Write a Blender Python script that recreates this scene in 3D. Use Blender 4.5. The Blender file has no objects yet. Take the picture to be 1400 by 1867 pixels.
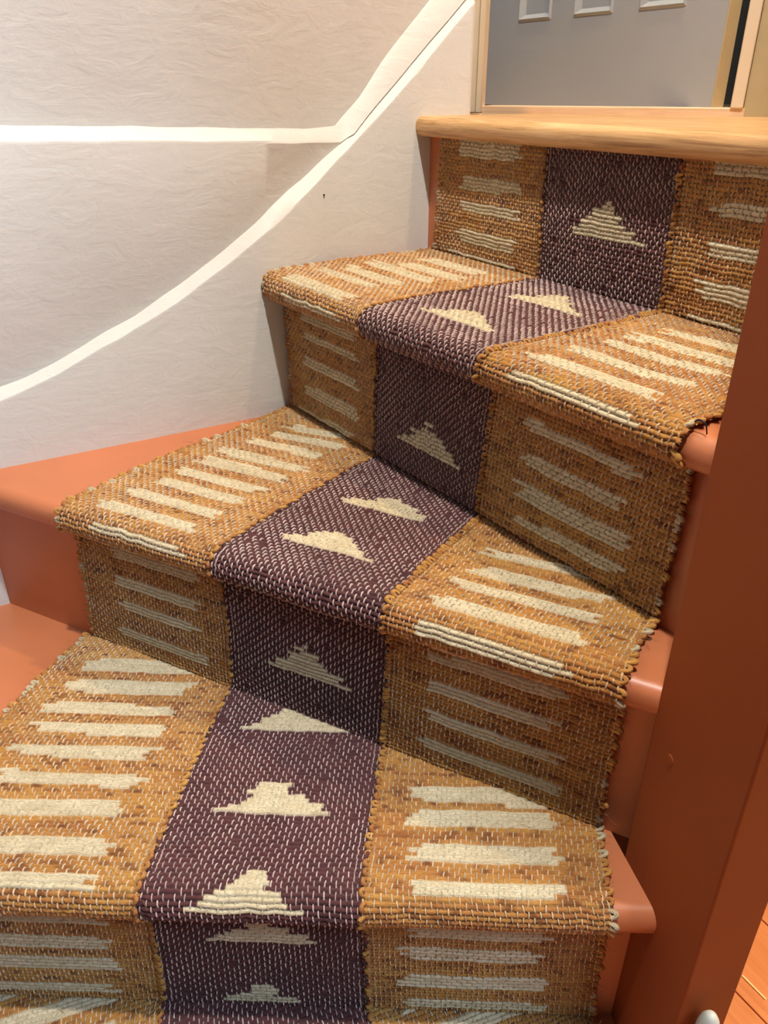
import bpy, bmesh, math
import numpy as np
from mathutils import Vector, Matrix

C = bpy.context.scene.collection
SC = bpy.context.scene
rng = np.random.default_rng(7)
Z0 = 0.95                      # height of the upper landing above the hall floor

# ------------------------------------------------------------------ camera, world, lights, exposure
cam_data = bpy.data.cameras.new('camera')
cam = bpy.data.objects.new('camera', cam_data); C.objects.link(cam)
cam_data.sensor_fit = 'VERTICAL'; cam_data.sensor_height = 24.0
cam_data.lens = 1424.81 / 1867 * 24.0
cam_data.clip_start = 0.02
cam.location = (0, 0, Z0 + 0.0250)
cam.rotation_euler = (math.pi/2 - 0.497672, 0, 0)
SC.camera = cam

world = bpy.data.worlds.new('world'); SC.world = world; world.use_nodes = True
bg = world.node_tree.nodes['Background']
bg.inputs[0].default_value = (0.72, 0.82, 1.0, 1); bg.inputs[1].default_value = 0.13

def lamp(name, kind, loc, energy, col, size=0.03, rot=None, size_y=None, spot=None):
    d = bpy.data.lights.new(name, kind); d.energy = energy; d.color = col
    if kind == 'AREA':
        d.size = size
        if size_y: d.shape = 'RECTANGLE'; d.size_y = size_y
    else: d.shadow_soft_size = size
    if kind == 'SPOT': d.spot_size = spot or 1.6; d.spot_blend = .5
    o = bpy.data.objects.new(name, d); C.objects.link(o); o.location = loc
    if rot is not None:
        v = Vector(rot) - Vector(loc); o.rotation_euler = v.to_track_quat('-Z', 'Y').to_euler()
    return o
lamp('ceiling_spot', 'POINT', (.09, .20, Z0+1.8), 158, (1.0, .965, .925), .03)
lamp('landing_lamp', 'POINT', (.33, 1.05, Z0+1.85), 60, (1.0, .78, .46), .035)
lamp('daylight', 'AREA', (1.25, -.6, Z0+1.4), 38, (.58, .76, 1.0), .8, rot=(-.5, .85, Z0-.1))
lamp('hall_floor_fill', 'POINT', (.95, .55, 1.3), 70, (1.0, .72, .42), .05)  # unseen warm fill added to brighten the orange hall floor
lamp('door_blue_fill', 'AREA', (-.10, 1.66, Z0+.45), .35, (.42, .62, 1.0), .25, rot=(.22, 1.68, Z0+.1))  # unseen blue fill added to tint the left part of the door

SC.view_settings.view_transform = 'Standard'; SC.view_settings.look = 'None'
SC.view_settings.gamma = 1.0; SC.view_settings.use_curve_mapping = False
SC.view_settings.exposure = 0.06
SC.cycles.max_bounces = 8; SC.cycles.use_denoising = True

# ------------------------------------------------------------------ helpers
def lin(c):
    return tuple(((v/255)/12.92 if v/255 <= .04045 else ((v/255+.055)/1.055)**2.4) for v in c)
def tag(o, label=None, cat=None, group=None, kind=None):
    if label: o['label'] = label
    if cat: o['category'] = cat
    if group: o['group'] = group
    if kind: o['kind'] = kind
    return o
def empty(name, loc=(0,0,0)):
    o = bpy.data.objects.new(name, None); C.objects.link(o); o.location = loc
    o.empty_display_size = .05
    return o
def link(name, me, m, parent=None, kind=None):
    o = bpy.data.objects.new(name, me); C.objects.link(o)
    if m: me.materials.append(m)
    if parent:
        o.parent = parent; o.matrix_parent_inverse = Matrix.Translation(parent.location).inverted()
    if kind: o['kind'] = kind
    return o
def from_bm(name, bm, m, parent=None, kind=None, smooth=False, bevel=None, seg=3):
    bmesh.ops.recalc_face_normals(bm, faces=bm.faces[:])
    me = bpy.data.meshes.new(name); bm.to_mesh(me); bm.free()
    if smooth:
        for p in me.polygons: p.use_smooth = True
    o = link(name, me, m, parent, kind)
    if bevel:
        b = o.modifiers.new('bevel', 'BEVEL'); b.width = bevel; b.segments = seg; b.limit_method = 'ANGLE'; b.angle_limit = .6
        for p in me.polygons: p.use_smooth = True
        if hasattr(me, 'set_sharp_from_angle'): me.set_sharp_from_angle(angle=.7)
    return o
def prism(bm, poly, z0, z1):
    lo = [bm.verts.new((x, y, z0)) for x, y in poly]; hi = [bm.verts.new((x, y, z1)) for x, y in poly]
    f = [bm.faces.new(lo[::-1]), bm.faces.new(hi)]
    n = len(poly)
    for i in range(n): f.append(bm.faces.new((lo[i], lo[(i+1)%n], hi[(i+1)%n], hi[i])))
    return lo, hi
def P2(N, tau, S):                     # point from distance along a step's normal and tangent
    return np.array([S['n'][0]*N + S['t'][0]*tau, S['n'][1]*N + S['t'][1]*tau])
def isect(p, d, q, e):
    M = np.array([[d[0], -e[0]], [d[1], -e[1]]]); k, m = np.linalg.solve(M, np.array(q)-np.array(p)); return np.array(p)+k*np.array(d)

# ------------------------------------------------------------------ materials
def mat(name):
    m = bpy.data.materials.new(name); m.use_nodes = True
    nt = m.node_tree; b = nt.nodes['Principled BSDF']; return m, nt, b
def N(nt, t, **k):
    n = nt.nodes.new(t)
    for a, v in k.items(): setattr(n, a, v)
    return n
def ramp(nt, fac, stops):
    r = N(nt, 'ShaderNodeValToRGB'); e = r.color_ramp.elements
    e[0].position, e[0].color = stops[0][0], (*stops[0][1], 1); e[1].position, e[1].color = stops[1][0], (*stops[1][1], 1)
    for p, c in stops[2:]:
        x = e.new(p); x.color = (*c, 1)
    nt.links.new(fac, r.inputs[0]); return r
def mapping(nt, scale, rot=(0,0,0), coord='Object'):
    t = N(nt, 'ShaderNodeTexCoord'); m = N(nt, 'ShaderNodeMapping')
    m.inputs['Scale'].default_value = scale; m.inputs['Rotation'].default_value = rot
    nt.links.new(t.outputs[coord], m.inputs[0]); return m.outputs[0]
def noise(nt, vec, scale, detail=4, rough=.5, dist=0):
    n = N(nt, 'ShaderNodeTexNoise'); n.inputs['Scale'].default_value = scale; n.inputs['Detail'].default_value = detail
    n.inputs['Roughness'].default_value = rough; n.inputs['Distortion'].default_value = dist
    nt.links.new(vec, n.inputs['Vector']); return n.outputs['Fac']
def bump(nt, b, h, strength, dist, prev=None):
    n = N(nt, 'ShaderNodeBump'); n.inputs['Strength'].default_value = strength; n.inputs['Distance'].default_value = dist
    nt.links.new(h, n.inputs['Height'])
    if prev: nt.links.new(prev.outputs[0], n.inputs['Normal'])
    nt.links.new(n.outputs[0], b.inputs['Normal']); return n

def paint_wall(name, col, rough=.55, strength=.55, var=.04):
    m, nt, b = mat(name)
    c = lin(col); v = mapping(nt, (1,1,1))
    n1 = noise(nt, v, 5, 3)
    r = ramp(nt, n1, [(.3, tuple(x*(1-var) for x in c)), (.7, tuple(min(1, x*(1+var)) for x in c))])
    nt.links.new(r.outputs[0], b.inputs['Base Color']); b.inputs['Roughness'].default_value = rough
    v2 = mapping(nt, (14, 14, 60), (0, .35, .5))           # brush strokes
    s1 = noise(nt, v2, 2.2, 5, .6, .4)
    v3 = mapping(nt, (1, 1, 1.6)); s2 = noise(nt, v3, 26, 5, .6, .9)      # trowelled lumps
    v4 = mapping(nt, (1, 1, 1)); s3 = noise(nt, v4, 130, 3, .6)
    b1 = bump(nt, b, s1, strength*.55, .0016)
    b2 = bump(nt, b, s2, strength*.8, .0030, b1)
    bump(nt, b, s3, strength*.55, .0005, b2)
    return m
WALL = paint_wall('cream_white_wall_paint', (218, 217, 208), strength=.40)
TRIMW = paint_wall('cream_trim_paint', (226, 208, 176), .45, .2)
TANW = paint_wall('tan_wall_paint', (184, 168, 126), .6, .3)
DOORP = paint_wall('grey_door_paint', (160, 162, 162), .5, .15, .03)
DOORE = paint_wall('cream_door_edge_paint', (198, 178, 136), .5, .15)
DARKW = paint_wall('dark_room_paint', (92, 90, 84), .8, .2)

def terracotta(name, col, rough=.38, spec=.5):
    m, nt, b = mat(name); c = lin(col); v = mapping(nt, (1,1,1))
    n1 = noise(nt, v, 9, 4)
    r = ramp(nt, n1, [(.3, tuple(x*.94 for x in c)), (.7, tuple(x*1.05 for x in c))])
    nt.links.new(r.outputs[0], b.inputs['Base Color']); b.inputs['Roughness'].default_value = rough; b.inputs['Specular IOR Level'].default_value = spec
    s = noise(nt, v, 60, 4, .55); s2 = noise(nt, mapping(nt, (3, 3, 30)), 4, 3)
    b1 = bump(nt, b, s, .12, .001); bump(nt, b, s2, .12, .001, b1)
    return m
TERRA = terracotta('terracotta_gloss_paint', (194, 116, 74))
TERRP = terracotta('terracotta_post_paint', (140, 66, 24), .6, .25)

def wood(name, dark, mid, light, ang, rough=.42, scale=1.0):
    m, nt, b = mat(name)
    v = mapping(nt, (2.2*scale, 46*scale, 46*scale), (0, 0, 0))
    # rotate the grain so that it runs along the board
    mp = v.node; mp.vector_type = 'POINT'
    t = N(nt, 'ShaderNodeTexCoord'); m1 = N(nt, 'ShaderNodeMapping'); m1.inputs['Rotation'].default_value = (0, 0, -ang)
    nt.links.new(t.outputs['Object'], m1.inputs[0]); nt.links.new(m1.outputs[0], mp.inputs[0])
    n1 = noise(nt, v, 2.4, 7, .7, 1.2)
    r = ramp(nt, n1, [(.28, lin(dark)), (.74, lin(light)), (.5, lin(mid))])
    nt.links.new(r.outputs[0], b.inputs['Base Color']); b.inputs['Roughness'].default_value = rough
    v2 = N(nt, 'ShaderNodeMapping'); v2.inputs['Scale'].default_value = (12, 420, 420); nt.links.new(m1.outputs[0], v2.inputs[0])
    n2 = noise(nt, v2.outputs[0], 1.0, 3)
    b1 = bump(nt, b, n2, .35, .0006); bump(nt, b, n1, .25, .001, b1)
    return m

# ------------------------------------------------------------------ stair geometry
H = 0.19
# each step: t along nosing, N coordinate = P.n ; edges of the three bands at crest (F), slope going back (D), at riser bottom (B)
def unit(a): a=np.array(a,float); return a/np.hypot(*a)
STEPS=[
 dict(t=(.510,-.860), z=0.0,  c0=None,   rho=-.687, F=(-.9974,-.778,-.576,-.358), D=None, B=(-1.007,-.771,-.572,-.355)),
 dict(t=(.581,-.814), z=-H,   c0=-.4955, rho=-.509, F=(-.944,-.719,-.520,-.3015), D=(-.030,.033,.032,.03), B=(-.936,-.7315,-.541,-.310)),
 dict(t=(.889,-.457), z=-2*H, c0=-.5225, rho=-.527, G=.008, F=(-.663,-.4537,-.261,-.050), D=(.17,.14,.098,.088), B=(-.672,-.461,-.2715,-.050)),
 dict(t=(.9994,-.035),z=-3*H, c0=-.4270, rho=-.4365,G=.016, F=(-.443,-.2205,-.0345,.174), D=(.143,.108,.076,.065),B=(-.440,-.2294,-.030,.184)),
 dict(t=(.940,.342),  z=-4*H, c0=-.290,  rho=-.315, F=(-.285,-.076,.123,.329),    D=(.15,.12,.085,.07),   B=(-.285,-.076,.123,.329)),
]
RN=.0165
for S in STEPS:
    t=unit(S['t']); S['t']=t; S['n']=np.array([t[1],-t[0]])
    if S['c0'] is None:
        pts=[(0,-.034),(0,-H)]; S['N0']=S['rho']; off=0; prof=np.array([(S['rho'],-.030),(S['rho'],-H+.002)])
        S['smin']=0.0
    else:
        c0,rho,z=S['c0'],S['rho'],S['z']
        L=.42
        P=[(c0-L,z)]
        P+=[(c0+RN*math.sin(a),z-RN+RN*math.cos(a)) for a in np.linspace(0,math.pi*.93,24)]
        P+=[(rho+.004,z-2*RN-.002),(rho,z-2*RN-.008),(rho,z-H+.002)]
        prof=np.array(P); S['smin']=-L
    # resample densely
    d=np.r_[0,np.cumsum(np.hypot(*np.diff(prof,axis=0).T))]
    n=int(d[-1]/.001)+1; ss=np.linspace(0,d[-1],n)
    q=np.c_[np.interp(ss,d,prof[:,0]),np.interp(ss,d,prof[:,1])]
    k=np.ones(5)/5; qs=q.copy()
    for c in (0,1): qs[2:-2,c]=np.convolve(q[:,c],k,'valid')
    S['ps']=ss+S['smin']; S['pq']=qs; S['smax']=S['ps'][-1]
    T=np.gradient(qs,axis=0); T/=np.hypot(T[:,0],T[:,1])[:,None]+1e-12
    S['pn']=np.c_[-T[:,1],T[:,0]]   # outward normal (N,z)
def surf(S,U,s,h=0.0):
    """U in 0..3 (band index + fraction), s metres along the path, h height off the cloth"""
    U=np.asarray(U,float); s=np.asarray(s,float)
    N=np.interp(s,S['ps'],S['pq'][:,0]); z=np.interp(s,S['ps'],S['pq'][:,1])
    nN=np.interp(s,S['ps'],S['pn'][:,0]); nz=np.interp(s,S['ps'],S['pn'][:,1])
    Uc=U
    def nodes(v):
        v=np.array(v); r=np.interp(Uc,[0,1,2,3],v)
        r=np.where(Uc<0,v[0]+Uc*(v[1]-v[0]),r); return np.where(Uc>3,v[3]+(Uc-3)*(v[3]-v[2]),r)
    F=nodes(S['F']); B=nodes(S['B'])
    w=np.clip(s/S['smax'],0,1); tau=F*(1-w)+B*w
    if S['D'] is not None: tau=tau+np.clip(-s,0,None)*nodes(S['D'])-S.get('G',0)*np.sin(np.pi*np.clip(-s/.33,0,1))*np.clip(1-Uc*.8,0,1.2)
    N=N+h*nN; z=z+h*nz
    x=S['n'][0]*N+S['t'][0]*tau; y=S['n'][1]*N+S['t'][1]*tau
    return x,y,z

# wall behind the stairs, in plan (curves gently towards the landing)
WPTS = np.array([(-2.34,-.207),(-1.3,.39),(-.487,.857),(-.1456,1.056),(-.06,1.143),(.058,1.238),(.14,1.288),(.23,1.345)])
WC = np.r_[0, np.cumsum(np.hypot(*np.diff(WPTS, axis=0).T))]; WC -= WC[1]
WEND = 1.6855
_s = np.arange(WC[0]+.0, WC[-1]+.001, .004); _k = np.hanning(25); _k /= _k.sum()
_x, _y = np.interp(_s, WC, WPTS[:,0]), np.interp(_s, WC, WPTS[:,1])
_x[12:-12] = np.convolve(_x, _k, 'valid'); _y[12:-12] = np.convolve(_y, _k, 'valid')
WPTS = np.c_[_x, _y]; WC = _s                              # softened corners
def wall_xy(s, off=0.0):
    x = np.interp(s, WC, WPTS[:,0]); y = np.interp(s, WC, WPTS[:,1])
    tx = np.interp(s+.03, WC, WPTS[:,0])-np.interp(s-.03, WC, WPTS[:,0]); ty = np.interp(s+.03, WC, WPTS[:,1])-np.interp(s-.03, WC, WPTS[:,1])
    L = np.hypot(tx, ty)+1e-9
    return x-off*ty/L, y+off*tx/L
LOW = np.array([(-2,-.6),(.0,-.47),(.4,-.425),(.75,-.365),(.9752,-.3005),(1.0023,-.2931),(1.041,-.2799),(1.1111,-.2510),(1.1644,-.2290),(1.2205,-.2017),(1.2789,-.1669),(1.3221,-.141),(1.3625,-.1170),(1.4163,-.0840),(1.4705,-.0467),(1.5319,-.0015),(1.5897,.0438),(1.6442,.0920),(1.6858,.1306),(2.0,.42)])
UPP = np.array([(-2,-.588),(.0,-.458),(.4,-.413),(.75,-.353),(.9804,-.2905),(1.0115,-.2830),(1.0452,-.2714),(1.1163,-.2406),(1.1523,-.2265),(1.2087,-.197),(1.2668,-.1640),(1.3066,-.1386),(1.3493,-.1112),(1.4243,-.0701),(1.4784,-.0380),(1.4897,-.0310),(1.5446,.0157),(1.6023,.0640),(1.6821,.1345),(2.0,.425)])
LF = np.array([(-2,.01),(0,-.005),(1.0367,-.0244),(1.0920,-.0259),(1.1507,-.0275),(1.2132,-.0291),(1.2798,-.031),(1.3545,-.0336),(1.4479,-.0362),(1.4846,-.0366)])
LB = np.array([(-2,.018),(0,.004),(1.0416,-.0131),(1.1574,-.0165),(1.2883,-.0211),(1.4234,-.0250),(1.4696,-.0240),(1.5086,.0086),(1.5555,.0575),(1.6333,.1304),(2.0,.48)])
LUMP = rng.normal(size=(60,)); 
def wob(s, a, f): return a*(np.interp(s*f % 59, np.arange(60), LUMP))

# --- left wall: stringer below the curve, sunk panel above it, wall proper above the ledge
svals = np.r_[np.arange(-1.15, .9, .05), np.arange(.9, WEND, .01), WEND]
SJ = 1.4810
prof_off, prof_z = [], []
for s in svals:
    lo = np.interp(s, LOW[:,0], LOW[:,1]) + wob(s, .0006, 40); up = np.interp(s, UPP[:,0], UPP[:,1]) + wob(s+3, .0006, 37)
    lb = np.interp(s, LB[:,0], LB[:,1]) + wob(s+7, .0006, 33)
    if s < SJ:
        lf = np.interp(s, LF[:,0], LF[:,1]) + wob(s+11, .0005, 31)
        if lf < up + .0015: lf = up + .0015
        pf = .0160-.045*max(lf-up, 0)
        rows = [(0,-Z0),(0,-.5),(0,lo-.004),(.001,lo-.0012),(.0145,up),(.017,up+.0012),(.0165,max(up+.0018,min(up+.02,(up+lf)/2))),(pf,max(lf-.003,up+.0022)),(pf+.0012,max(lf,up+.0026)),(.026,lb),(.028,lb+.003),(.029,lb+.05),(.03,1.0),(.03,2.2)]
    else:
        rows = [(0,-Z0),(0,-.5),(0,lo-.004),(.001,lo-.0012),(.0105,up-.001),(.0150,up-.0004),(.0155,up+.0004),(.0115,up+.0012),(.0118,up+.0022),(.026,lb),(.028,lb+.003),(.029,lb+.05),(.03,1.0),(.03,2.2)]
    prof_off.append([r[0] for r in rows]); prof_z.append([r[1] for r in rows])
bm = bmesh.new(); grid = []
for s, ro, rz in zip(svals, prof_off, prof_z):
    col = []
    for o_, z_ in zip(ro, rz):
        x, y = wall_xy(s, o_); col.append(bm.verts.new((x, y, z_+Z0)))
    x, y = wall_xy(s, .13); col.append(bm.verts.new((x, y, 2.2+Z0))); col.append(bm.verts.new((x, y, 0)))
    grid.append(col)
K = len(grid[0])
for a, b_ in zip(grid[:-1], grid[1:]):
    for j in range(K): bm.faces.new((a[j], b_[j], b_[(j+1)%K], a[(j+1)%K]))
bm.faces.new(grid[0]); bm.faces.new(grid[-1][::-1])
wl = from_bm('wall_left', bm, WALL, kind='structure')
for p in wl.data.polygons: p.use_smooth = True
wl.data.set_sharp_from_angle(angle=.45)
tag(wl, 'cream white plastered wall with curved stringer and horizontal ledge')

# --- stairs
def wall_hit(S, Nn):
    """tangential coordinate where the line N = Nn of step S meets the left wall"""
    best = None
    for i in range(0, len(WPTS)-1):
        a, b_ = WPTS[i], WPTS[i+1]
        na, nb = a@S['n']-Nn, b_@S['n']-Nn
        if na*nb <= 0 and abs(na-nb) > 1e-9:
            q = a+(b_-a)*na/(na-nb); tt = q@S['t']
            if best is None or tt < best: best = tt
    return -1.25 if best is None or best < -1.6 else best
PA = np.array([.2138,.4646]); pd = np.array([.2,-.98])/1.0002; pr = np.array([.98,.2])/1.0002
PB = PA+pd*.1096; PD = PA+pr*.0476; PC = PB+pr*.0476
RW0 = PD.copy(); RW1 = np.array([.592,1.158])          # right wall in plan
stairs = empty('staircase', (0, .6, 0))
tag(stairs, 'terracotta painted winder staircase turning up beside the white wall', 'stairs')
def rightlimit(S, Nn, last=False):
    q = P2(Nn, 0, S)
    return isect(q, S['t'], RW0, RW1-RW0)@S['t']
def tread_poly(k):
    S = STEPS[k]; Nf = S['c0']+RN-(.0025 if k == 3 else .004); Nb = None
    up = STEPS[k-1]
    l = wall_hit(S, Nf); pl = P2(Nf, l, S)
    # walk along the wall until behind the upper riser
    ub = up['rho']-.012
    lb = wall_hit(up, ub); qb = P2(ub, lb, up)
    sa = np.interp(pl[0], WPTS[:,0], WC); sb = np.interp(qb[0], WPTS[:,0], WC)
    if k == 4: sa = .12
    wallpts = [wall_xy(s) for s in np.linspace(sa, sb, 8)]
    if k == 4: wallpts = [pl]+wallpts
    if k == 1 or k == 2:
        r = rightlimit(S, Nf); pr_ = P2(Nf, r, S); rb = rightlimit(up, ub); qr = P2(ub, rb, up)
        right = [qr, pr_]
    else:
        e = isect(P2(Nf, 0, S), S['t'], PA, pd)
        right = [np.array(isect(P2(ub,0,up), up['t'], PA, pd)), e]
    return [np.array(p) for p in wallpts]+right, Nf
for k in range(1, 5):
    S = STEPS[k]; poly, Nf = tread_poly(k)
    bm = bmesh.new(); zt = S['z']-.0055+Z0
    lo, hi = prism(bm, poly, zt-.030, zt)
    front = [e for e in bm.edges if all(abs(np.array(v.co[:2])@S['n']-Nf) < 1e-4 for v in e.verts) and abs(e.verts[0].co.z-e.verts[1].co.z) < 1e-5]
    bmesh.ops.bevel(bm, geom=front, offset=.0138, segments=6, profile=.5, affect='EDGES')
    o = from_bm('tread', bm, TERRA, stairs)
    for p in o.data.polygons: p.use_smooth = True
    o.data.set_sharp_from_angle(angle=.6)
for k in range(0, 5):                                   # riser below nosing k
    S = STEPS[k]; Nf = S['rho']-.0045; Nb_ = Nf-.014
    z1 = (S['z']-.036 if k else -.036)+Z0; z0 = S['z']-H-.0055+Z0
    if k == 4: z0 = 0.001
    if k < 3: r, rb = rightlimit(S, Nf), rightlimit(S, Nb_)
    else:
        r = isect(P2(Nf,0,S), S['t'], PA, pd)@S['t']; rb = isect(P2(Nb_,0,S), S['t'], PA, pd)@S['t']
    l, lb = wall_hit(S, Nf), wall_hit(S, Nb_)
    bm = bmesh.new(); prism(bm, [P2(Nf,l,S), P2(Nf,r,S), P2(Nb_,rb,S), P2(Nb_,lb,S)], z0, z1)
    from_bm('riser', bm, TERRA, stairs)

# --- landing floor with oak nosing, threshold, door frame
S0 = STEPS[0]; ZL = -.0100+Z0
OAK = wood('light_oak', (140, 92, 48), (208, 162, 106), (234, 200, 148), math.atan2(S0['t'][1], S0['t'][0]))
OAK2 = wood('pale_oak_threshold', (214, 176, 134), (230, 196, 156), (238, 210, 174), math.atan2(-.439, .898), .4, 1.3)
JL = np.array([.1557,1.3674]); JR = np.array([.4918,1.2031]); tj = (JR-JL)/np.hypot(*(JR-JL)); nj = np.array([tj[1],-tj[0]])
Nf0 = S0['rho']+.023
l0 = wall_hit(S0, Nf0); r0 = rightlimit(S0, Nf0)
landing = empty('floor_landing', (.2, 1.1, ZL)); tag(landing, 'light oak landing floor with rounded nosing above the top riser', kind='structure')
Nj = Nf0-.075
lj = wall_hit(S0, Nj); rj = rightlimit(S0, Nj)
bm = bmesh.new(); prism(bm, [P2(Nf0,l0-.006,S0), P2(Nf0,r0,S0), P2(Nj,rj,S0), P2(Nj,lj,S0)], ZL-.026, ZL)
front = [e for e in bm.edges if all(abs(np.array(v.co[:2])@S0['n']-Nf0) < 1e-4 for v in e.verts) and abs(e.verts[0].co.z-e.verts[1].co.z) < 1e-5]
bmesh.ops.bevel(bm, geom=front, offset=.0118, segments=6, profile=.5, affect='EDGES')
o = from_bm('oak_nosing', bm, OAK, landing)
for p in o.data.polygons: p.use_smooth = True
o.data.set_sharp_from_angle(angle=.6)
wend = np.array(wall_xy(WEND))
far_r = JR+tj*.111
for i, (a, b_) in enumerate([(Nj-.0006, Nj-.075), (Nj-.0756, Nj-.16), (Nj-.1606, Nj-.42)]):
    # floorboards behind the nosing, clipped by the wall and the door frame line
    poly = [P2(a, -1.6, S0), P2(a, rightlimit(S0, a)-.001, S0), P2(b_, rightlimit(S0, b_)-.001, S0), P2(b_, -1.6, S0)]
    def clip(poly, p, n):
        out = []
        for q0, q1 in zip(poly, poly[1:]+poly[:1]):
            d0, d1 = (q0-p)@n, (q1-p)@n
            if d0 >= 0: out.append(q0)
            if d0*d1 < 0: out.append(q0+(q1-q0)*d0/(d0-d1))
        return out
    poly = clip(poly, JL-nj*.001, nj)
    for i2 in range(int(np.searchsorted(WPTS[:,0], -.02)), len(WPTS)-3, 3):
        a_, c_ = WPTS[i2], WPTS[i2+2]; t_ = (c_-a_)/np.hypot(*(c_-a_)); poly = clip(poly, a_, np.array([t_[1], -t_[0]])) if len(poly) > 2 else poly
    if len(poly) > 2:
        bm = bmesh.new(); prism(bm, poly, ZL-.022, ZL-.0002*i); from_bm('floorboard', bm, OAK, landing)
bm = bmesh.new(); prism(bm, [JL-tj*.004+nj*.0, JR+tj*.002, JR-nj*.05+tj*.002, JL-nj*.05-tj*.004], ZL-.02, Z0+.0002)
o = from_bm('trim_1', bm, OAK2, kind='structure', bevel=.0012); tag(o, 'pale oak threshold strip under the grey door')

def frame_board(name, a, b_, d0, d1, z0, z1, m, bev=.0015, label=None):
    """board along the door frame line from a to b (metres from its left end), d0..d1 towards the stairs"""
    bm = bmesh.new(); prism(bm, [JL+tj*a+nj*d0, JL+tj*b_+nj*d0, JL+tj*b_+nj*d1, JL+tj*a+nj*d1], z0, z1)
    o = from_bm(name, bm, m, kind='structure', bevel=bev)
    if label: tag(o, label)
    return o
frame_board('trim_2', -.013, -.003, -.012, .006, ZL, Z0+2.0, TRIMW, label='narrow cream door jamb left of the grey door')
frame_board('trim_3', -.0245, -.0135, -.02, .0015, ZL, Z0+2.0, TRIMW, label='slim cream architrave strip between white wall and left jamb')
frame_board('trim_4', .357, .3735, -.10, .003, Z0-.0005, Z0+2.0, TRIMW, label='cream door jamb right of the grey door beside the dark gap')
frame_board('trim_5', -.0245, .3735, -.02, .006, Z0+2.0005, Z0+2.03, TRIMW, label='cream head of the door frame')
o = frame_board('wall_door', .374, .47, -.10, -.0005, ZL-.006, Z0+2.2, TANW, .0005, 'tan wall right of the door frame')
o = frame_board('wall_header', -.03, .3735, -.10, -.021, Z0+2.031, Z0+2.2, TANW, .0005, 'tan wall above the door frame')
# door ajar into the room behind
ds = np.array([.46401,1.25009]); td = np.array([-.51,.86]); td /= np.hypot(*td); dn = np.array([-td[1], td[0]])
if dn@ds > 0: dn = -dn                                  # faces the stairs
door = empty('door_1', (ds[0], ds[1], Z0)); tag(door, 'grey panelled door standing ajar at the top of the stairs', kind='structure')
DW, DH = .54, 1.96
xs = [0, .072, .161, .2140, .303, .357, .443, DW]; zs = [0, .130, .52, .60, 1.25, 1.33, 1.86, DH]
bm = bmesh.new(); V = {}
def dv(x, z, d=0.0):
    q = ds+td*x-dn*d; key = (round(x,4), round(z,4), round(d,4))
    if key not in V: V[key] = bm.verts.new((q[0], q[1], Z0-.004+z))
    return V[key]
panels = []
for i in range(7):
    for j in range(7):
        x0, x1, z0, z1 = xs[i], xs[i+1], zs[j], zs[j+1]
        if i in (1,3,5) and j in (1,3,5):
            r1, r2 = .004, .011
            ring = lambda r: [(x0+r, z0+r), (x1-r, z0+r), (x1-r, z1-r), (x0+r, z1-r)]
            A = [dv(*q) for q in ring(0)]; B = [dv(*q, -.003) for q in ring(r1)]; C1 = [dv(*q, .007) for q in ring(r2)]
            for u in range(4):
                bm.faces.new((A[u], A[(u+1)%4], B[(u+1)%4], B[u])); bm.faces.new((B[u], B[(u+1)%4], C1[(u+1)%4], C1[u]))
            bm.faces.new(C1)
        else: bm.faces.new((dv(x0,z0), dv(x1,z0), dv(x1,z1), dv(x0,z1)))
T_ = .024
for a, b_ in [((0,0),(DW,0)), ((DW,0),(DW,DH)), ((DW,DH),(0,DH)), ((0,DH),(0,0))]:
    pass
back = [dv(0,0,T_), dv(DW,0,T_), dv(DW,DH,T_), dv(0,DH,T_)]
bm.faces.new(back)
bm.faces.new([dv(x,0) for x in xs]+[dv(DW,0,T_), dv(0,0,T_)]); bm.faces.new([dv(x,DH) for x in xs]+[dv(DW,DH,T_), dv(0,DH,T_)])
bm.faces.new([dv(DW,z) for z in zs]+[dv(DW,DH,T_), dv(DW,0,T_)]); bm.faces.new([dv(0,z) for z in zs]+[dv(0,DH,T_), dv(0,0,T_)])
from_bm('door_panel', bm, DOORP, door)
bm = bmesh.new(); q0 = ds-td*.0006
prism(bm, [q0-td*.0012, q0, q0-dn*T_, q0-dn*T_-td*.0012], Z0-.004, Z0-.004+DH)
tag(from_bm('door_edge', bm, DOORE, door), 'cream painted edge of the door')
# small room behind the door
def slab(name, poly, z0, z1, m, label=None):
    bm = bmesh.new(); prism(bm, poly, z0, z1); o = from_bm(name, bm, m, kind='structure')
    if label: tag(o, label)
    return o
BL = JL-tj*.6-nj*.1; BR = JR+tj*.5-nj*.1; BR2 = BR-nj*1.2; BL2 = BL-nj*1.2
slab('floor_far_room', [BL+nj*.04, BR+nj*.04, BR2, BL2], ZL-.03, ZL-.006, OAK2)
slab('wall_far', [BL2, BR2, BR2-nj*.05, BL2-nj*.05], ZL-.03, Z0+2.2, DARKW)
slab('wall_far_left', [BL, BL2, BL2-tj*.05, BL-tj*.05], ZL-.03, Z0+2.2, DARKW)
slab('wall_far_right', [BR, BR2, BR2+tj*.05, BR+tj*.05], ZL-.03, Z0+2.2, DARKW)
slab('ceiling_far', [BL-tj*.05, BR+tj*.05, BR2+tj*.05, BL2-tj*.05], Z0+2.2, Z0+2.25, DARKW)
slab('wall_far_front', [BL, JL-tj*.08-nj*.1, JL-tj*.08-nj*.06, BL+nj*.04], ZL-.03, Z0+2.2, TANW)
slab('wall_far_front_right', [JL+tj*.471-nj*.1, BR, BR+nj*.04, JL+tj*.471-nj*.06], ZL-.03, Z0+2.2, TANW)

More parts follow.
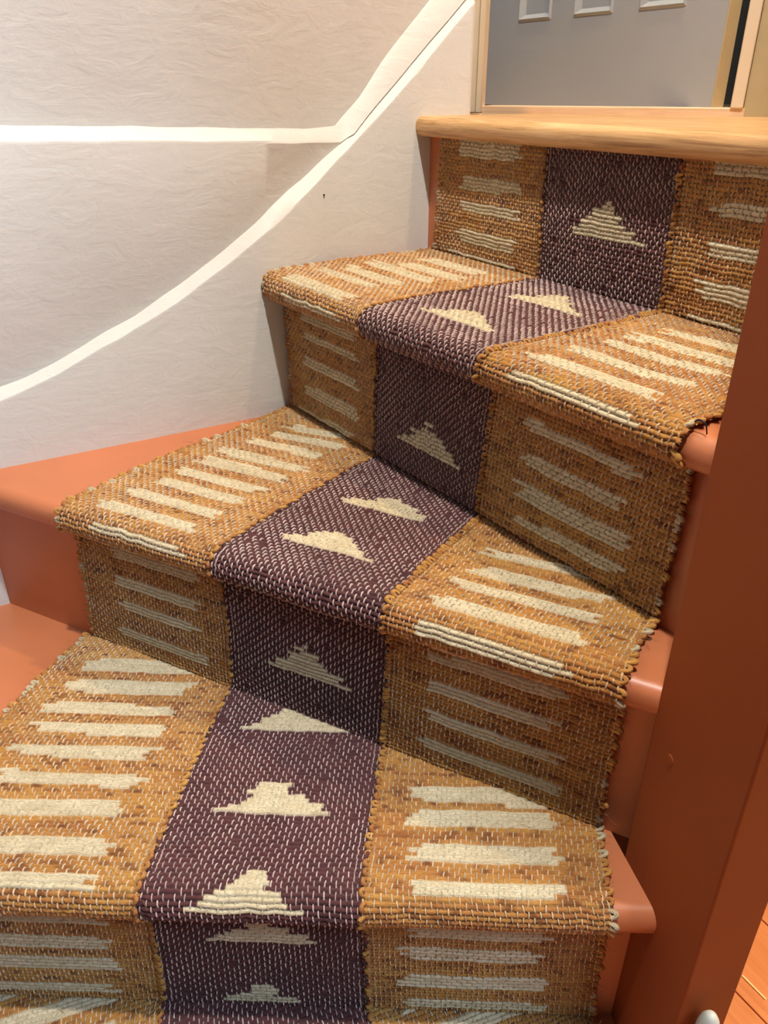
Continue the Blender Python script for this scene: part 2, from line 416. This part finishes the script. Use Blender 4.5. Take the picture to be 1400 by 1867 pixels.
# right wall beside the stairs, newel post, hall floor
rn = (RW1-RW0)/np.hypot(*(RW1-RW0)); rp = np.array([rn[1], -rn[0]])
slab('wall_right', [RW0+rn*.003+rp*.001, RW1+rp*.001, RW1+rp*.05, RW0+rn*.003+rp*.05], 0, Z0+2.2, TERRP, 'terracotta painted wall behind the newel post')
bm = bmesh.new(); prism(bm, [PA, PB, PC, PD], 0.0, Z0+2.2)
post = from_bm('newel_post', bm, TERRP, bevel=.0018, seg=3)
tag(post, 'tall flat terracotta painted newel post at the right of the stairs', 'post')
bm = bmesh.new()                                          # filled screw head on the post face
q = PA+pd*.0291-np.array([pr[0], pr[1]])*.0002
def disc(bm, c, nrm, r, h, seg=20):
    nrm = Vector(nrm).normalized(); rot = nrm.to_track_quat('Z', 'Y').to_matrix().to_4x4()
    bmesh.ops.create_cone(bm, cap_ends=True, segments=seg, radius1=r, radius2=r*.8, depth=h, matrix=Matrix.Translation(Vector(c)) @ rot)
disc(bm, (q[0], q[1], Z0-.428), (-pr[0], -pr[1], 0), .0048, .0012)
o = from_bm('screw_plug', bm, TERRP, post); tag(o, 'filled and painted screw hole')
TERF = wood('orange_stained_board', (196, 118, 62), (210, 130, 72), (218, 140, 82), math.atan2(-.86, .52), .35)
fl = empty('floor', (0, 0, 0)); tag(fl, 'orange stained hall floorboards far below on the right', kind='structure')
g0 = np.array([.4321,.5617]); gd = np.array([.505,-.863]); gn = np.array([.863,.505])
for i in range(-16, 16):
    w0 = i*.11+.0008; w1 = (i+1)*.11-.0008
    bm = bmesh.new(); prism(bm, [g0+gn*w0+gd*-2.2, g0+gn*w1+gd*-2.2, g0+gn*w1+gd*2.4, g0+gn*w0+gd*2.4], -.02, -.0005)
    from_bm('floorboard', bm, TERF, fl, bevel=.0008, seg=2)
m_, nt_, b_ = mat('cream_inlay'); b_.inputs['Base Color'].default_value = (*lin((250, 214, 140)), 1)
bm = bmesh.new(); a = np.array([.4464,.5805]); prism(bm, [a, a+gd*.0335, a+gd*.0335+gn*.0022, a+gn*.0022], -.0005, .0012)
o = from_bm('floor_strip', bm, m_); tag(o, 'thin cream strip lying on the orange hall floor beyond the post', 'strip')
GREY = paint_wall('pale_grey_paint', (176, 180, 170), .5, .1)
bm = bmesh.new(); c = np.array([.2560,.3490]); zt4 = STEPS[4]['z']-.0055+Z0
prof = [(.0092,-zt4+.0005),(.0090,.12),(.0086,.138),(.0072,.147),(.0046,.1525),(.0014,.155)]
rings = [[bm.verts.new((c[0]+r*math.cos(a), c[1]+r*math.sin(a), zt4+z)) for a in np.linspace(0, 2*math.pi, 20, endpoint=False)] for r, z in prof]
for r0_, r1_ in zip(rings[:-1], rings[1:]):
    for i in range(20): bm.faces.new((r0_[i], r0_[(i+1)%20], r1_[(i+1)%20], r1_[i]))
bm.faces.new(rings[0][::-1]); bm.faces.new(rings[-1])
o = from_bm('rounded_peg', bm, GREY, smooth=True); tag(o, 'slim pale grey round-topped peg standing in front of the newel post', 'peg')

m_, nt_, b_ = mat('dark_metal'); b_.inputs['Base Color'].default_value = (.03,.03,.032,1); b_.inputs['Metallic'].default_value = .7; b_.inputs['Roughness'].default_value = .4
METAL = m_
bm = bmesh.new(); x0, y0 = wall_xy(1.4252, 0); x1, y1 = wall_xy(1.4252, -.004)
nn = (x1-x0, y1-y0, 0)
disc(bm, (x0+nn[0]*.15, y0+nn[1]*.15, Z0-.1015), nn, .0013, .0016, 12)
tag(from_bm('nail', bm, METAL), 'tiny dark nail in the white stringer below the curved edge', 'nail')
FEATURES = [
(0, 0.22, 0.015, 0.77, 0.017, 0.019), (0, 0.23, 0.06, 0.8, 0.059, 0.013), (0, 0.23, 0.091, 0.79, 0.09, 0.011), (0, 0.24, 0.131, 0.79, 0.127, 0.014),
(0, 0.19, 0.157, 0.76, 0.157, 0.008), (0, 2.19, 0.012, 2.8, 0.015, 0.013), (0, 2.22, 0.047, 2.8, 0.051, 0.012), (0, 2.22, 0.084, 2.8, 0.086, 0.012),
(0, 2.21, 0.123, 2.8, 0.126, 0.015), (0, 2.2, 0.157, 2.8, 0.157, 0.008), (1, 0.17, -0.008, 0.77, 0.002, 0.021), (1, 0.14, -0.054, 0.66, -0.056, 0.02),
(1, 0.16, -0.095, 0.7, -0.087, 0.022), (1, 0.14, -0.141, 0.75, -0.124, 0.023), (1, 0.27, -0.166, 0.81, -0.167, 0.023), (1, 0.27, -0.211, 0.76, -0.213,
0.023), (1, 0.24, 0.028, 0.83, 0.028, 0.006), (1, 0.19, 0.077, 0.8, 0.073, 0.011), (1, 0.21, 0.102, 0.8, 0.102, 0.01), (1, 0.19, 0.137, 0.81, 0.137,
0.014), (1, 0.21, 0.176, 0.8, 0.174, 0.013), (1, 0.12, 0.213, 0.76, 0.207, 0.008), (1, 2.21, -0.13, 2.76, -0.147, 0.02), (1, 2.24, -0.173, 2.76,
-0.188, 0.021), (1, 2.23, -0.094, 2.77, -0.112, 0.017), (1, 2.2, -0.055, 2.77, -0.066, 0.015), (1, 2.16, -0.015, 2.76, -0.021, 0.019), (1, 2.2, 0.018,
2.8, 0.019, 0.01), (1, 2.2, 0.091, 2.8, 0.093, 0.012), (1, 2.23, 0.126, 2.76, 0.126, 0.01), (1, 2.23, 0.16, 2.79, 0.161, 0.014), (1, 2.23, 0.193, 2.8,
0.192, 0.011), (2, 0.18, -0.015, 0.77, -0.013, 0.019), (2, 0.18, -0.051, 0.78, -0.048, 0.017), (2, 0.19, -0.087, 0.76, -0.085, 0.018), (2, 0.2,
-0.121, 0.77, -0.12, 0.018), (2, 0.2, -0.162, 0.76, -0.154, 0.019), (2, 0.19, -0.196, 0.8, -0.185, 0.018), (2, 0.21, -0.235, 0.78, -0.23, 0.017), (2,
0.26, -0.269, 0.77, -0.264, 0.019), (2, 0.24, -0.304, 0.67, -0.287, 0.017), (2, 0.25, 0.019, 0.81, 0.02, 0.009), (2, 0.26, 0.073, 0.83, 0.073, 0.013),
(2, 0.24, 0.108, 0.81, 0.106, 0.012), (2, 0.26, 0.141, 0.79, 0.143, 0.012), (2, 0.24, 0.18, 0.81, 0.183, 0.015), (2, 2.19, -0.111, 2.76, -0.116,
0.014), (2, 2.21, -0.076, 2.79, -0.083, 0.016), (2, 2.17, -0.05, 2.81, -0.049, 0.013), (2, 2.18, -0.013, 2.79, -0.016, 0.015), (2, 2.17, 0.022, 2.78,
0.022, 0.014), (2, 2.18, 0.075, 2.78, 0.069, 0.01), (2, 2.19, 0.108, 2.76, 0.11, 0.014), (2, 2.2, 0.142, 2.79, 0.147, 0.012), (2, 2.2, 0.184, 2.79,
0.178, 0.013), (3, 0.18, -0.282, 0.77, -0.272, 0.021), (3, 0.18, -0.249, 0.81, -0.236, 0.021), (3, 0.18, -0.21, 0.8, -0.201, 0.016), (3, 0.18, -0.18,
0.81, -0.171, 0.014), (3, 0.18, -0.148, 0.79, -0.139, 0.015), (3, 0.18, -0.111, 0.82, -0.105, 0.016), (3, 0.18, -0.077, 0.78, -0.068, 0.017), (3,
0.18, -0.037, 0.8, -0.03, 0.017), (3, 0.18, 0.001, 0.8, 0.003, 0.016), (3, 0.18, 0.09, 0.79, 0.091, 0.013), (3, 0.18, 0.124, 0.8, 0.124, 0.016), (3,
0.18, 0.157, 0.79, 0.157, 0.015), (3, 0.18, 0.193, 0.77, 0.197, 0.015), (3, 2.2, -0.107, 2.79, -0.094, 0.019), (3, 2.19, -0.074, 2.8, -0.072, 0.016),
(3, 2.19, -0.038, 2.8, -0.034, 0.015), (3, 2.21, -0.004, 2.8, 0.001, 0.014), (3, 2.18, 0.092, 2.77, 0.095, 0.016), (3, 2.17, 0.123, 2.75, 0.126,
0.015), (3, 2.15, 0.162, 2.76, 0.167, 0.016), (3, 2.17, 0.198, 2.76, 0.203, 0.015), (0, 1.26, 0.097, 1.79, 0.092, 1.52, 0.055), (1, 1.23, -0.039,
1.77, -0.044, 1.45, -0.08), (1, 1.26, -0.153, 1.78, -0.155, 1.48, -0.205), (1, 1.28, 0.176, 1.8, 0.171, 1.51, 0.14), (2, 1.21, -0.146, 1.77, -0.134,
1.49, -0.176), (2, 1.18, -0.045, 1.75, -0.04, 1.46, -0.079), (2, 1.26, 0.147, 1.78, 0.154, 1.52, 0.113), (3, 1.22, -0.176, 1.81, -0.189, 1.5, -0.224),
(3, 1.23, -0.076, 1.77, -0.077, 1.47, -0.115), (3, 1.24, 0.022, 1.7, 0.022, 1.49, -0.012), (3, 1.26, 0.109, 1.76, 0.113, 1.51, 0.082), (3, 1.3, 0.208,
1.63, 0.203, 1.49, 0.18), (1, 0.2, 0.05, 0.8, 0.05, 0.01), (1, 2.2, 0.054, 2.8, 0.054, 0.01), (2, 0.2, 0.046, 0.8, 0.046, 0.01), (2, 2.2, 0.048, 2.8,
0.048, 0.01), (3, 2.18, 0.06, 2.76, 0.06, 0.01), (3, 0.15, 0.06, 0.77, 0.06, 0.01), (4, 0.2, -0.3, 0.78, -0.3, 0.015), (4, 2.2, -0.3, 2.78, -0.3,
0.015), (4, 0.2, -0.263, 0.78, -0.263, 0.015), (4, 2.2, -0.263, 2.78, -0.263, 0.015), (4, 0.2, -0.226, 0.78, -0.226, 0.015), (4, 2.2, -0.226, 2.78,
-0.226, 0.015), (4, 0.2, -0.189, 0.78, -0.189, 0.015), (4, 2.2, -0.189, 2.78, -0.189, 0.015), (4, 0.2, -0.152, 0.78, -0.152, 0.015), (4, 2.2, -0.152,
2.78, -0.152, 0.015), (4, 0.2, -0.115, 0.78, -0.115, 0.015), (4, 2.2, -0.115, 2.78, -0.115, 0.015), (4, 0.2, -0.078, 0.78, -0.078, 0.015), (4, 2.2,
-0.078, 2.78, -0.078, 0.015), (4, 0.2, -0.041, 0.78, -0.041, 0.015), (4, 2.2, -0.041, 2.78, -0.041, 0.015), (4, 0.2, -0.004, 0.78, -0.004, 0.015), (4,
2.2, -0.004, 2.78, -0.004, 0.015), (4, 0.2, 0.033, 0.78, 0.033, 0.015), (4, 2.2, 0.033, 2.78, 0.033, 0.015), (4, 0.2, 0.07, 0.78, 0.07, 0.015), (4,
2.2, 0.07, 2.78, 0.07, 0.015), (4, 0.2, 0.107, 0.78, 0.107, 0.015), (4, 2.2, 0.107, 2.78, 0.107, 0.015), (4, 0.2, 0.144, 0.78, 0.144, 0.015), (4, 2.2,
0.144, 2.78, 0.144, 0.015), (4, 0.2, 0.181, 0.78, 0.181, 0.015), (4, 2.2, 0.181, 2.78, 0.181, 0.015)
]

# ------------------------------------------------------------------ the woven runner
PITCH = .0046                                            # one weft yarn
COLP = .0047                                             # one warp thread
ochre_a, ochre_b, ochre_c = np.array(lin((208,154,74))), np.array(lin((176,112,56))), np.array(lin((128,76,34)))
plum_a, plum_b = np.array(lin((104,58,56))), np.array(lin((70,36,38)))
cream_a, cream_b = np.array(lin((240,226,190))), np.array(lin((214,196,156)))
warp_o, warp_p = np.array(lin((242,220,184))), np.array(lin((244,220,208)))

m_yarn, nt, b = mat('jute_yarn')
ca = N(nt, 'ShaderNodeAttribute'); ca.attribute_name = 'yarn_colour'
wa = N(nt, 'ShaderNodeAttribute'); wa.attribute_name = 'weave'
def wmap(scale, rot=0):
    m = N(nt, 'ShaderNodeMapping'); m.inputs['Scale'].default_value = scale; m.inputs['Rotation'].default_value = (0,0,rot)
    nt.links.new(wa.outputs['Vector'], m.inputs[0]); return m.outputs[0]
fib = noise(nt, wmap((240, 1500, 1), .35), 1.0, 4, .65)
slub = noise(nt, wmap((60, 260, 1)), 1.0, 3, .6)
mix = N(nt, 'ShaderNodeMix', data_type='RGBA', blend_type='MULTIPLY'); mix.inputs[0].default_value = 1.0
rr = ramp(nt, fib, [(.25, (.56,.52,.48)), (.75, (1.22,1.22,1.22))])
nt.links.new(ca.outputs['Color'], mix.inputs[6]); nt.links.new(rr.outputs[0], mix.inputs[7])
nt.links.new(mix.outputs[2], b.inputs['Base Color'])
b.inputs['Roughness'].default_value = .8; b.inputs['Sheen Weight'].default_value = .1; b.inputs['Sheen Roughness'].default_value = .5
b.inputs['Specular IOR Level'].default_value = .3
b1 = bump(nt, b, fib, 1.0, .0012); bump(nt, b, slub, .4, .0012, b1)

def vnoise(x, y, seed):
    """smooth value noise on arrays"""
    r = np.random.default_rng(seed).random((64, 64))
    xi, yi = np.floor(x).astype(int), np.floor(y).astype(int); fx, fy = x-xi, y-yi
    fx = fx*fx*(3-2*fx); fy = fy*fy*(3-2*fy)
    g = lambda a, c: r[a % 64, c % 64]
    return (g(xi,yi)*(1-fx)*(1-fy)+g(xi+1,yi)*fx*(1-fy)+g(xi,yi+1)*(1-fx)*fy+g(xi+1,yi+1)*fx*fy)
def rnd(i, j, seed):
    r = np.random.default_rng(seed).random((509, 251)); return r[i % 509, j % 251]
def is_cream(k, U, srow, irow):
    """does the weft yarn with centre srow carry cream at column position U"""
    res = np.zeros(np.broadcast(U, srow).shape, bool)
    je = (rnd(irow, irow*3+1, 11)-.5)*.085; jf = (rnd(irow, irow*5+2, 12)-.5)*.085
    for f in FEATURES:
        if f[0] != k: continue
        if len(f) == 6:
            _, U0, s0, U1, s1, th = f
            sm = (s0+s1)/2; sb = sm+.25*(s1-s0)*(np.clip((U-U0)/(U1-U0), 0, 1)-.5)
            hit = (np.abs(srow-sb) < max(th+.0015, .0105)/2)&(U > U0+je)&(U < U1+jf)
        else:
            _, Ul, sl, Ur, sr, Ua, sa = f
            base = (sl+sr)/2
            fr = (srow-sa)/(base-sa)
            st = np.clip(fr, 0, 1)
            lft = Ua+(Ul-Ua)*st**1.25; rgt = Ua+(Ur-Ua)*st**1.25
            hit = (srow > sa-.001)&(srow < base+PITCH*.55)&(U > lft-.018+je*1.1)&(U < rgt+.018+jf*1.1)
        res |= hit
    return res
def keep_mask(k, x, y):
    if k == 0: return np.ones_like(x, bool)
    Q = STEPS[k-1]
    return (x*Q['n'][0]+y*Q['n'][1]) > Q['rho']-.003
def colour(k, band, U, srow, irow, jcell):
    tau = U*44
    v1 = vnoise(tau*.45+irow*7.3, irow*1.0+k*13, 21)                 # slubs along a yarn
    v2 = rnd(irow+k*97, irow*0+3, 22)                               # yarn to yarn
    v3 = vnoise(U*5+k*3, srow*18+k*7, 23)                           # wide patches
    cr = is_cream(k, U, srow, irow)
    if band == 'plum':
        f = np.clip(.15+.5*v1+.35*v3, 0, 1)[...,None]; c = plum_b*(1-f)+plum_a*f
    else:
        f = np.clip(.55*v2+.55*v1+.5*v3-.3, 0, 1)[...,None]
        c = ochre_b*(1-f)+ochre_a*f
        g = np.clip((.32-v1)*3, 0, 1)[...,None]; c = c*(1-g)+ochre_c*g
    f = np.clip(.4*v2+.6*v1, 0, 1)[...,None]; cc = cream_b*(1-f)+cream_a*f
    return np.where(cr[...,None], cc, c), cr
def surf3(S, U, s, h):
    x, y, z = surf(S, U, s, h); return np.stack([x, y, z+Z0], -1)
def drift(k, U, s):
    """soft billows of the cloth"""
    w = vnoise(U*3.1+k*5, (s+1)*14+k*3, 31)-.5
    fade = np.clip((STEPS[k]['smax']-s)/.03, 0, 1)
    return .0032*w*fade
def widths(S, U0, U1):
    a = np.interp([U0, U1], [0,1,2,3], S['F']); return abs(a[1]-a[0])

class Acc:
    def __init__(s): s.v, s.c, s.w, s.f, s.n = [], [], [], [], 0
    def add(s, v, c, w, f):
        s.v.append(v.reshape(-1,3)); s.c.append(np.broadcast_to(c, v.shape).reshape(-1,3)); s.w.append(w.reshape(-1,2)); s.f.append(f.reshape(-1,4)+s.n); s.n += v.reshape(-1,3).shape[0]
    def build(s, name, parent):
        v = np.concatenate(s.v).astype(np.float32); c = np.concatenate(s.c); w = np.concatenate(s.w); f = np.concatenate(s.f).astype(np.int32)
        used = np.zeros(len(v), bool); used[f.ravel()] = True; idx = np.cumsum(used)-1
        v, c, w, f = v[used], c[used], w[used], idx[f].astype(np.int32)
        me = bpy.data.meshes.new(name)
        me.vertices.add(len(v)); me.vertices.foreach_set('co', v.ravel())
        me.loops.add(f.size); me.loops.foreach_set('vertex_index', f.ravel())
        me.polygons.add(len(f)); me.polygons.foreach_set('loop_start', np.arange(0, f.size, 4, dtype=np.int32)); me.polygons.foreach_set('loop_total', np.full(len(f), 4, np.int32))
        me.polygons.foreach_set('use_smooth', np.ones(len(f), bool))
        at = me.attributes.new('yarn_colour', 'FLOAT_COLOR', 'POINT'); at.data.foreach_set('color', np.c_[np.clip(c,0,1), np.ones(len(c))].astype(np.float32).ravel())
        aw = me.attributes.new('weave', 'FLOAT_VECTOR', 'POINT'); aw.data.foreach_set('vector', np.c_[w, np.zeros(len(w))].astype(np.float32).ravel())
        me.update(calc_edges=True); me.validate()
        print(name, len(v), len(f))
        return link(name, me, m_yarn, parent)

def tube_batch(acc, path, rad, col, wv, sides=5):
    """path: (n, m, 3) tube centre lines; rad (n, m); col (n, 3)"""
    n, m, _ = path.shape
    T = np.gradient(path, axis=1); T /= np.linalg.norm(T, axis=2, keepdims=True)+1e-12
    ref = np.where(np.abs(T[...,2:3]) > .9, np.array([1.,0,0]), np.array([0,0,1.]))
    A = np.cross(T, ref); A /= np.linalg.norm(A, axis=2, keepdims=True)+1e-12; B = np.cross(T, A)
    th = np.linspace(0, 2*np.pi, sides, endpoint=False)
    v = path[:,:,None,:]+rad[:,:,None,None]*(A[:,:,None,:]*np.cos(th)[None,None,:,None]+B[:,:,None,:]*np.sin(th)[None,None,:,None])
    i = np.arange(n*m*sides).reshape(n, m, sides)
    f = np.stack([i[:,:-1,:], np.roll(i,-1,2)[:,:-1,:], np.roll(i,-1,2)[:,1:,:], i[:,1:,:]], -1)
    w = np.broadcast_to(wv[:,None,None,:], (n,m,sides,2))+np.stack(np.broadcast_arrays(np.arange(m)[None,:,None]*.002, th[None,None,:]*.0005), -1)
    acc.add(v, col[:,None,None,:], np.ascontiguousarray(np.broadcast_to(w, (n,m,sides,2))), f)

def build_band(name, band, U0, U1, parent, label, seed):
    R = np.random.default_rng(seed); acc = Acc()
    for k, S in enumerate(STEPS):
        ncol = int(round(widths(S, U0, U1)/COLP)); NC, NR = 3, 5
        i0 = int(math.floor(S['smin']/PITCH)); i1 = int(math.floor(S['smax']/PITCH))
        smax = S['smax'] if k < 4 else S['smax']
        rows = np.arange(i0, i1)
        # fine surface of the weft yarns
        ii = np.repeat(rows, NR); ph = np.tile(np.arange(NR)/NR, len(rows))
        ii = np.r_[ii, i1-1]; ph = np.r_[ph, .999]
        jj = np.arange(ncol*NC+1)/NC
        I, J = np.meshgrid(ii, jj, indexing='ij'); PH = np.broadcast_to(ph[:,None], I.shape)
        U = U0+(U1-U0)*J/ncol
        srow = (I+.5)*PITCH
        s = (I+PH)*PITCH
        col, cr = colour(k, band, U, srow, I, J)
        cellj = np.clip(np.floor(J), 0, ncol-1).astype(int)
        over = ((I+cellj) & 1) == 0
        jf = J-np.floor(J)
        amp = .0026*(.82+.36*rnd(I+k*31, I*0, 41))*(.88+.24*vnoise(J*.5+I*3.7, I*1.0, 42))
        h = amp*np.sin(np.pi*np.clip(PH,0.001,1))**.6
        cw = np.sin(np.pi*np.clip(jf, 0, 1))
        h = h+np.where(over, -.0005, .0004)*cw*np.where(cr, .4, 1)
        h = h+np.where(cr, .0006, 0)
        # band edges sink, and waver by the yarn
        ed = np.minimum(J, ncol-J); h = h-.0012*np.exp(-(ed/.6)**2)
        wv = (rnd(I//2+k*17, I*0+5, 43)-.5)*.0045
        Us = U+np.exp(-(ed/1.2)**2)*wv/widths(S,0,1)
        sw = s+.0011*(vnoise(U*16+k, s*45+9, 44)-.5)*2
        sw = np.clip(sw, S['smin'], S['smax'])
        h = h+drift(k, U, s)
        v = surf3(S, Us, sw, h)
        km = keep_mask(k, v[...,0], v[...,1])|(s > 0)
        idx = np.arange(v.shape[0]*v.shape[1]).reshape(v.shape[:2])
        f = np.stack([idx[:-1,:-1], idx[:-1,1:], idx[1:,1:], idx[1:,:-1]], -1)
        fk = km[:-1,:-1]&km[1:,1:]
        taum = U*.21
        acc.add(v, col, np.stack([taum, s], -1), f[fk])
        # underside, so that the cloth has a thickness
        Ub, Sb = np.meshgrid(np.linspace(U0, U1, 40), np.arange(S['smin'], S['smax'], .006), indexing='xy')
        vb = surf3(S, Ub, Sb, -.0018+drift(k, Ub, Sb)*.6); kb = keep_mask(k, vb[...,0], vb[...,1])|(Sb > 0)
        ib = np.arange(vb.shape[0]*vb.shape[1]).reshape(vb.shape[:2])
        fb = np.stack([ib[:-1,:-1], ib[1:,:-1], ib[1:,1:], ib[:-1,1:]], -1)[kb[:-1,:-1]&kb[1:,1:]]
        acc.add(vb, (plum_b if band == 'plum' else ochre_b), np.stack([Ub*.21, Sb], -1), fb)
        # warp stitches: a short raised thread over every other yarn
        RI, CJ = np.meshgrid(rows, np.arange(ncol), indexing='ij')
        line = np.zeros(ncol, bool); line[[1, ncol-2]] = True
        if band == 'plum': line[[ncol//3]] = False
        on = ((RI+CJ) & 1) == 0
        on |= line[None,:] & (rnd(RI//9+k, CJ, 50) > .35)
        on &= rnd(RI+k*7, CJ+seed, 51) > .03
        RI, CJ = RI[on], CJ[on]; n = len(RI)
        uc = U0+(U1-U0)*(CJ+.5+.22*(R.random(n)-.5))/ncol; sc = (RI+.5)*PITCH
        isl = line[CJ]
        tt = np.array([-1.,-.55,0,.55,1.]); hh = np.array([.0006,.0024,.0032,.0024,.0006])
        half = PITCH*(.74+.14*R.random(n)); half = np.where(isl, PITCH*.5, half)
        wd = (.00062+.00022*R.random(n)); sl = (R.random(n)-.5)*.0012+.0004*np.sin(RI*.2)
        crm = is_cream(k, uc, sc, RI)
        lift = np.where(crm, .0002, .0)+drift(k, uc, sc)
        SS = sc[:,None]+tt[None,:]*half[:,None]; HH = hh[None,:]+lift[:,None]; HH = np.where(isl[:,None], np.maximum(HH, .0016), HH)
        SS = np.clip(SS, S['smin'], S['smax'])
        wU = widths(S, 0, 1)
        prof_u = np.array([-1.,-.6,0,.6,1.]); prof_h = np.array([-.0008,.0002,.0005,.0002,-.0008])
        UU = uc[:,None,None]+(sl[:,None]*tt[None,:])[:,:,None]/wU+(wd[:,None,None]*prof_u[None,None,:])/wU
        H3 = HH[:,:,None]+prof_h[None,None,:]; S3 = np.broadcast_to(SS[:,:,None], UU.shape)
        v = surf3(S, UU, S3, H3)
        ok = keep_mask(k, v[:,2,2,0], v[:,2,2,1])|(sc > 0)
        bright = .72+.34*R.random(n)
        base = np.where(crm[:,None], cream_a*.9, (warp_p if band == 'plum' else warp_o))
        # some of the pale threads are rubbed into the colour of the yarn
        rub = np.clip(vnoise(uc*7, sc*30+k*5, 52)*1.0-.3, 0, .6)
        rub = rub*np.where(crm, 0, 1)*(1.0 if band != 'plum' else .5)
        yc = plum_a if band == 'plum' else ochre_a*1.15
        cc = (base*(1-rub[:,None])+yc*rub[:,None])*bright[:,None]
        v, cc, uc2, S3, sc2 = v[ok], cc[ok], uc[ok], S3[ok], sc[ok]; n = len(v)
        idx = np.arange(n*25).reshape(n,5,5)
        f = np.stack([idx[:,:-1,:-1], idx[:,:-1,1:], idx[:,1:,1:], idx[:,1:,:-1]], -1)
        acc.add(v, cc[:,None,None,:], np.stack([np.broadcast_to(uc2[:,None,None]*.21, S3.shape), S3], -1), f)
        # turning loops of the weft along both edges
        for side, Ue in ((-1, U0), (1, U1)):
            outer = Ue in (0, 3)
            li = np.arange(i0, i1-1, 2); n = len(li)
            li = li+(0 if side > 0 else 1)*0
            r1 = R.random(n); r2 = R.random(n)
            reach = (.0038+.0044*r1 if outer else .0026+.0034*r1)
            a = np.linspace(-1, 1, 7)
            s1 = (li[:,None]+1.0+a[None,:]*.62+(r2[:,None]-.5)*.4)*PITCH
            bulge = np.sqrt(np.clip(1-a**2, 0, 1))
            uu = Ue+side*(reach[:,None]*bulge[None,:]-.004)/wU+((rnd(li//2+k*17, li*0+5, 43)-.5)*.0045)[:,None]/wU*0
            hh_ = (.0007 if outer else (.0016 if band != 'plum' else .0002))+.0016*bulge[None,:]*(.5+r2[:,None])+drift(k, uu, s1)
            s1 = np.clip(s1, S['smin'], S['smax'])
            pth = surf3(S, uu, s1, hh_)
            ok = keep_mask(k, pth[:,3,0], pth[:,3,1])|(s1[:,3] > 0)
            rad = (.0017+.0007*r2)[:,None]*(.75+.4*bulge[None,:])
            if band == 'plum': c = plum_b+(plum_a-plum_b)*r1[:,None]
            else:
                c = ochre_b+(ochre_a-ochre_b)*r1[:,None]
                if outer:
                    wc = R.random(n) < .24; c = np.where(wc[:,None], cream_b*.9, c)
            tube_batch(acc, pth[ok], rad[ok], c[ok], np.stack([np.full(n, Ue*.21), s1[:,3]], -1)[ok])
        # loose fibres standing off the cloth
        nf = 260 if band != 'plum' else 200
        uu = U0+(U1-U0)*R.random(nf); s_ = S['smin']+(S['smax']-S['smin'])*R.random(nf)
        ne = nf//2; side = R.integers(0, 2, ne)
        uu[:ne] = np.where(side, U1, U0)+(R.random(ne)-.5)*.03
        a = R.random(nf)*6.28; L = .005+.011*R.random(nf); m = 6
        t = np.linspace(0, 1, m)
        curl = (R.random(nf)-.5)*3
        du = np.cumsum(np.cos(a[:,None]+curl[:,None]*t[None,:])*L[:,None]/m, 1); dsv = np.cumsum(np.sin(a[:,None]+curl[:,None]*t[None,:])*L[:,None]/m, 1)
        hF = .0022+(.0015+.004*R.random(nf))[:,None]*np.sin(np.pi*t[None,:]*.8)
        s2 = np.clip(s_[:,None]+dsv, S['smin'], S['smax'])
        pth = surf3(S, uu[:,None]+du/wU, s2, hF)
        ok = keep_mask(k, pth[:,0,0], pth[:,0,1])&keep_mask(k, pth[:,-1,0], pth[:,-1,1])|(s_ > 0)
        c = np.where(R.random(nf)[:,None] < .5, cream_b, plum_a*1.4 if band == 'plum' else ochre_a)
        tube_batch(acc, pth[ok], np.full((nf,m), .00013)[ok], c[ok], np.stack([uu*.21, s_], -1)[ok], 3)
    o = acc.build(name, parent); o['label'] = label
    return o
runner = empty('stair_runner', (0, .6, Z0-H*2))
tag(runner, 'handwoven ochre and plum jute runner with cream bars and triangles down the winder stairs', 'stair runner')
build_band('ochre_band', 'ochre', 0, 1, runner, 'ochre woven band with cream bars beside the white wall', 1)
build_band('plum_band', 'plum', 1, 2, runner, 'dark plum middle band with stepped cream triangles', 2)
build_band('ochre_band', 'ochre', 2, 3, runner, 'ochre woven band with cream bars beside the newel post', 3)

S1 = STEPS[1]; q = P2(S1['c0']+.004, -.296, S1); tt = S1['t']; zt = S1['z']+Z0+.0012
bm = bmesh.new()
pts = [q+tt*a for a in np.linspace(-.006, .007, 9)]; zz = [-.005, .0005, .0022, .003, .003, .003, .0022, .0005, -.005]
prev = None
for p_, z_ in zip(pts, zz):
    ring = [bm.verts.new((p_[0]+S1['n'][0]*.0009*math.cos(a), p_[1]+S1['n'][1]*.0009*math.cos(a), zt+z_+.0009*math.sin(a))) for a in np.linspace(0, 2*math.pi, 8, endpoint=False)]
    if prev:
        for i in range(8): bm.faces.new((prev[i], prev[(i+1)%8], ring[(i+1)%8], ring[i]))
    prev = ring
tag(from_bm('staple', bm, METAL, smooth=True), 'small dark metal staple at the runner corner beside the newel post', 'staple')
